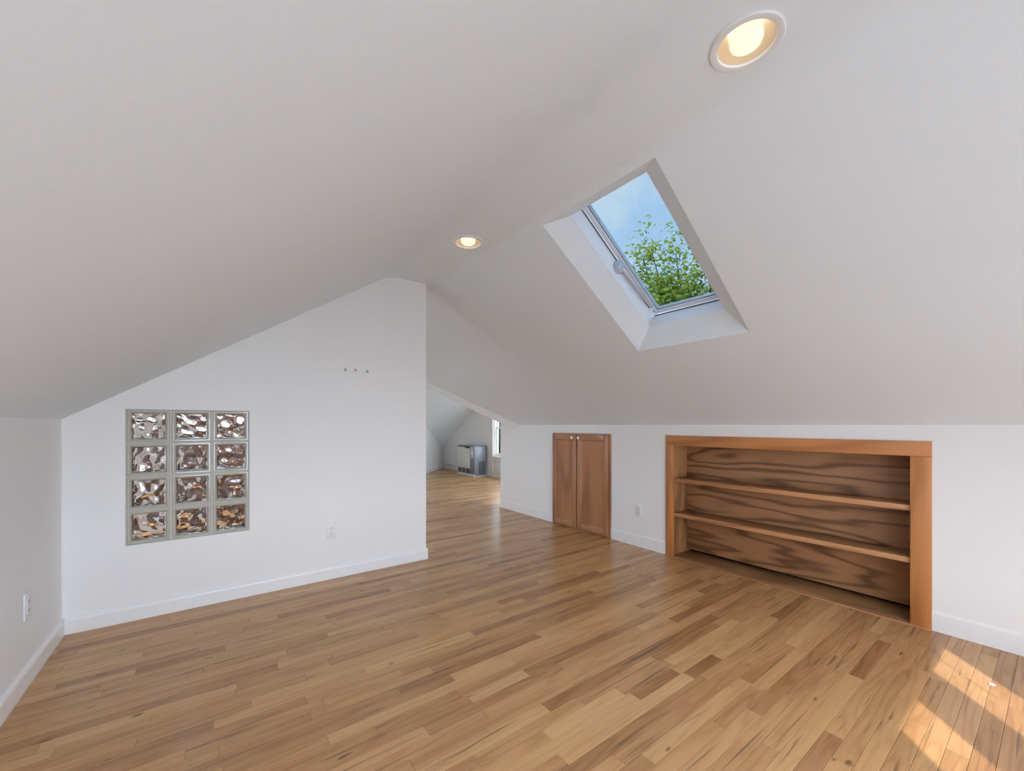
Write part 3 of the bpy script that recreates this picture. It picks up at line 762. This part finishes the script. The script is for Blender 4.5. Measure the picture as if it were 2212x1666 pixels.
for x, z, lab in ((.821, 1.570, 'leftmost of three small screw anchors high on the partition wall'), (.896, 1.573, 'middle one of three small screw anchors high on the partition wall'), (.985, 1.570, 'rightmost of three small screw anchors high on the partition wall')):
    e = empty('wall_anchor', (x, YP, z)); tag(e, lab, 'screw', 'screw anchors on the partition')
    bm = bmesh.new(); lathe(bm, [(0, 0), (.0105, 0), (.0105, .002), (.0075, .004), (.0060, .001), (0, .001)], 18, Matrix.Translation((0, -.0003, 0)) @ Matrix.Rotation(math.pi / 2, 4, 'X')); bmobj('plug', bm, M['steel'], e, True)
    bm = bmesh.new(); lathe(bm, [(0, .009), (.004, .007), (.0045, .0015), (0, .0015)], 14, Matrix.Rotation(math.pi / 2, 4, 'X')); bmobj('screw_head', bm, M['white'], e, True)

# ================================================================== recessed lamps
def downlight(x, y, label):
    e = empty('recessed_light', (x, y, ZF)); tag(e, label, 'ceiling light', 'recessed ceiling lights')
    bm = bmesh.new(); lathe(bm, [(.106, -.0005), (.106, -.004), (.102, -.0075), (.088, -.008), (.083, -.006), (.081, 0), (.081, .006), (.087, .006), (.0872, -.0005), (.106, -.0005)], 56)
    bmobj('trim_ring', bm, M['white'], e, True)
    bm = bmesh.new(); lathe(bm, [(.0805, .001), (.079, .02), (.074, .045), (.066, .07), (.060, .095), (.060, .14), (.063, .14), (.069, .07), (.083, .02), (.0845, .0062), (.0805, .001)], 56)
    bmobj('reflector', bm, M['refl'], e, True)
    bm = bmesh.new(); lathe(bm, [(0, -.016), (.020, -.0145), (.036, -.010), (.0445, -.003), (.048, .006), (.048, .016), (.043, .045), (.034, .085), (.02, .12), (0, .125)], 48)
    bl = bmobj('bulb', bm, M['bulb'], e, True); bl['label'] = 'glowing frosted reflector bulb'
downlight(*DL[0], 'lit recessed ceiling light far along the ridge above the partition end')
downlight(*DL[1], 'lit recessed ceiling light nearest, at the top right above the skylight')
downlight(*DL[2], 'lit recessed ceiling light added out of view beyond the partition')

# ================================================================== heater in the far room
ht = empty('wall_heater', (XG - .175, 8.09, 0)); tag(ht, 'grey and beige direct-vent space heater standing against the far wall', 'heater')
def hb(name, x0, x1, y0, y1, z0, z1, m, par=ht, bev=.006): return box(name, (x0, y0, z0), (x1, y1, z1), m, par, bev)
hb('body', -.15, .155, -.385, .385, .02, .66, M['heat_g']); hb('base', -.175, .15, -.38, .39, .001, .05, M['heat_w'])
hb('front_panel', -.172, -.1505, -.19, .385, .165, .655, M['heat_w']); hb('front_frame', -.172, -.1505, -.385, -.192, .05, .67, M['heat_g'])
hb('top_lid', -.165, .15, -.375, .39, .6605, .682, M['heat_g'])
gr = hb('grille', -.158, -.1505, -.19, .37, .055, .16, M['heat_d'])
for k in range(4): hb('slat', -.166, -.1585, -.185, .365, .066 + k * .025, .072 + k * .025, M['heat_g'], gr, .001)
for yy in (.0, .19): hb('divider', -.168, -.1585, yy - .004, yy + .004, .056, .16, M['heat_w'], gr, .001)
cp = hb('control_panel', -.178, -.1725, -.36, -.22, .40, .655, M['grey_pl'], ht, .003); hb('display', -.181, -.1785, -.33, -.25, .48, .57, M['display'], cp, .001)
hb('lid_gap', -.1735, -.1725, -.185, .38, .646, .6605, M['heat_d'], ht, .0004)
hb('handle_recess', -.1745, -.1725, -.18, .02, .62, .652, M['heat_d'], ht, .001)
sg = hb('side_grille', -.06, .10, -.3895, -.3855, .05, .33, M['heat_d'])
for k in range(8): hb('side_louvre', -.055, .095, -.393, -.390, .065 + k * .033, .075 + k * .033, M['heat_g'], sg, .001)
bm = bmesh.new(); tube(bm, [(XG - .045, 8.50, .125), (XG - .045, 9.0, .135), (XG - .045, 9.60, .150), (XG - .06, 9.70, .152)], .022, 12)
lathe(bm, [(0, -.012), (.034, -.012), (.036, 0), (.034, .012), (0, .012)], 18, Matrix.Translation((XG - .055, 9.68, .152)) @ Matrix.Rotation(math.pi / 2, 4, 'X'))
tag(bmobj('vent_pipe', bm, M['white'], None, True), 'white pipe running low along the far wall to the heater', 'pipe')

# white scrap lying in the sun patch
bm = bmesh.new(); bmesh.ops.create_icosphere(bm, subdivisions=2, radius=.011)
rg = random.Random(3)
for v in bm.verts: v.co = Vector((v.co.x * rg.uniform(.6, 1.5), v.co.y * rg.uniform(.5, 1.2), max(-.0025, v.co.z * rg.uniform(.2, .6))))
tag(bmobj('paper_scrap', bm, M['white'], None, False, (2.775, .191, .0027)), 'tiny crumpled white scrap lying on the sunlit floor patch', 'scrap')

# ================================================================== outside
gnd = obj('ground', [(-60, -60, -5), (70, -60, -5), (70, 80, -5), (-60, 80, -5)], [(0, 1, 2, 3)], M['bounce_ground'])
struct(gnd, 'unseen ground far below the attic, made pale to bounce daylight upwards', 'ground')
def tree(name, label, base, top, crown, rad, nbranch, nclump, leaves, leaf, lm, seed, group):
    rg = random.Random(seed); e = empty(name, base); tag(e, label, 'tree', group)
    B = Vector(base); H = top - base[2]
    bm = bmesh.new(); tube(bm, [(0, 0, 0), (.1, .05, H * .3), (-.05, .1, H * .6), (.05, 0, H * .92)], [.22, .18, .11, .03], 10)
    bmobj('trunk', bm, M['bark'], e, True)
    cr = Vector(crown) - B; tips = []
    for k in range(nbranch):
        a = rg.uniform(0, 6.28); zf = rg.uniform(.38, .9); rr = math.sqrt(rg.uniform(.15, 1))
        p0 = Vector((0, .05, H * (zf - .12))); p2 = Vector((cr.x + rad[0] * rr * math.cos(a), cr.y + rad[0] * rr * math.sin(a), cr.z + rad[1] * rg.uniform(-.9, .95) * math.sqrt(max(.05, 1 - rr * rr * .7))))
        p1 = (p0 + p2) / 2 + Vector((rg.uniform(-.2, .2), rg.uniform(-.2, .2), .25))
        bm = bmesh.new(); tube(bm, [p0, p1, p2], [.05, .03, .008], 6); bmobj('branch', bm, M['bark'], e, True); tips += [p2, (p1 + p2) / 2, p1 * .25 + p2 * .75]
    vs_, fs = [], []
    for k in range(nclump):
        c = rg.choice(tips) + Vector((rg.gauss(0, .22), rg.gauss(0, .22), rg.gauss(0, .2)))
        for q in range(leaves):
            p = c + Vector((rg.gauss(0, .13), rg.gauss(0, .13), rg.gauss(0, .13)))
            d = Vector((rg.gauss(0, 1), rg.gauss(0, 1), rg.gauss(0, .7))).normalized(); u = d.orthogonal().normalized() * leaf * .42
            n0 = len(vs_); ln = leaf * rg.uniform(.7, 1.2); w_ = d.cross(u) * .35
            vs_ += [tuple(p), tuple(p + d * ln * .5 + u + w_ * .5), tuple(p + d * ln), tuple(p + d * ln * .5 - u + w_ * .5)]
            fs.append((n0, n0 + 1, n0 + 2, n0 + 3))
    o = obj('foliage', vs_, fs, lm, e); o['kind'] = 'stuff'
tree('treetop', 'leafy yellow-green tree seen through the skylight', (10.2, 4.9, -5), 3.6, (9.6, 4.7, 3.45), (2.5, 2.3), 90, 2700, 16, .12, M['leafA'], 5, 'trees outside')
tree('garden_tree', 'dense green tree outside the far window', (10.2, 13.9, -5), 3.0, (9.8, 13.7, .7), (2.4, 2.8), 50, 3200, 16, .18, M['leafB'], 9, 'trees outside')
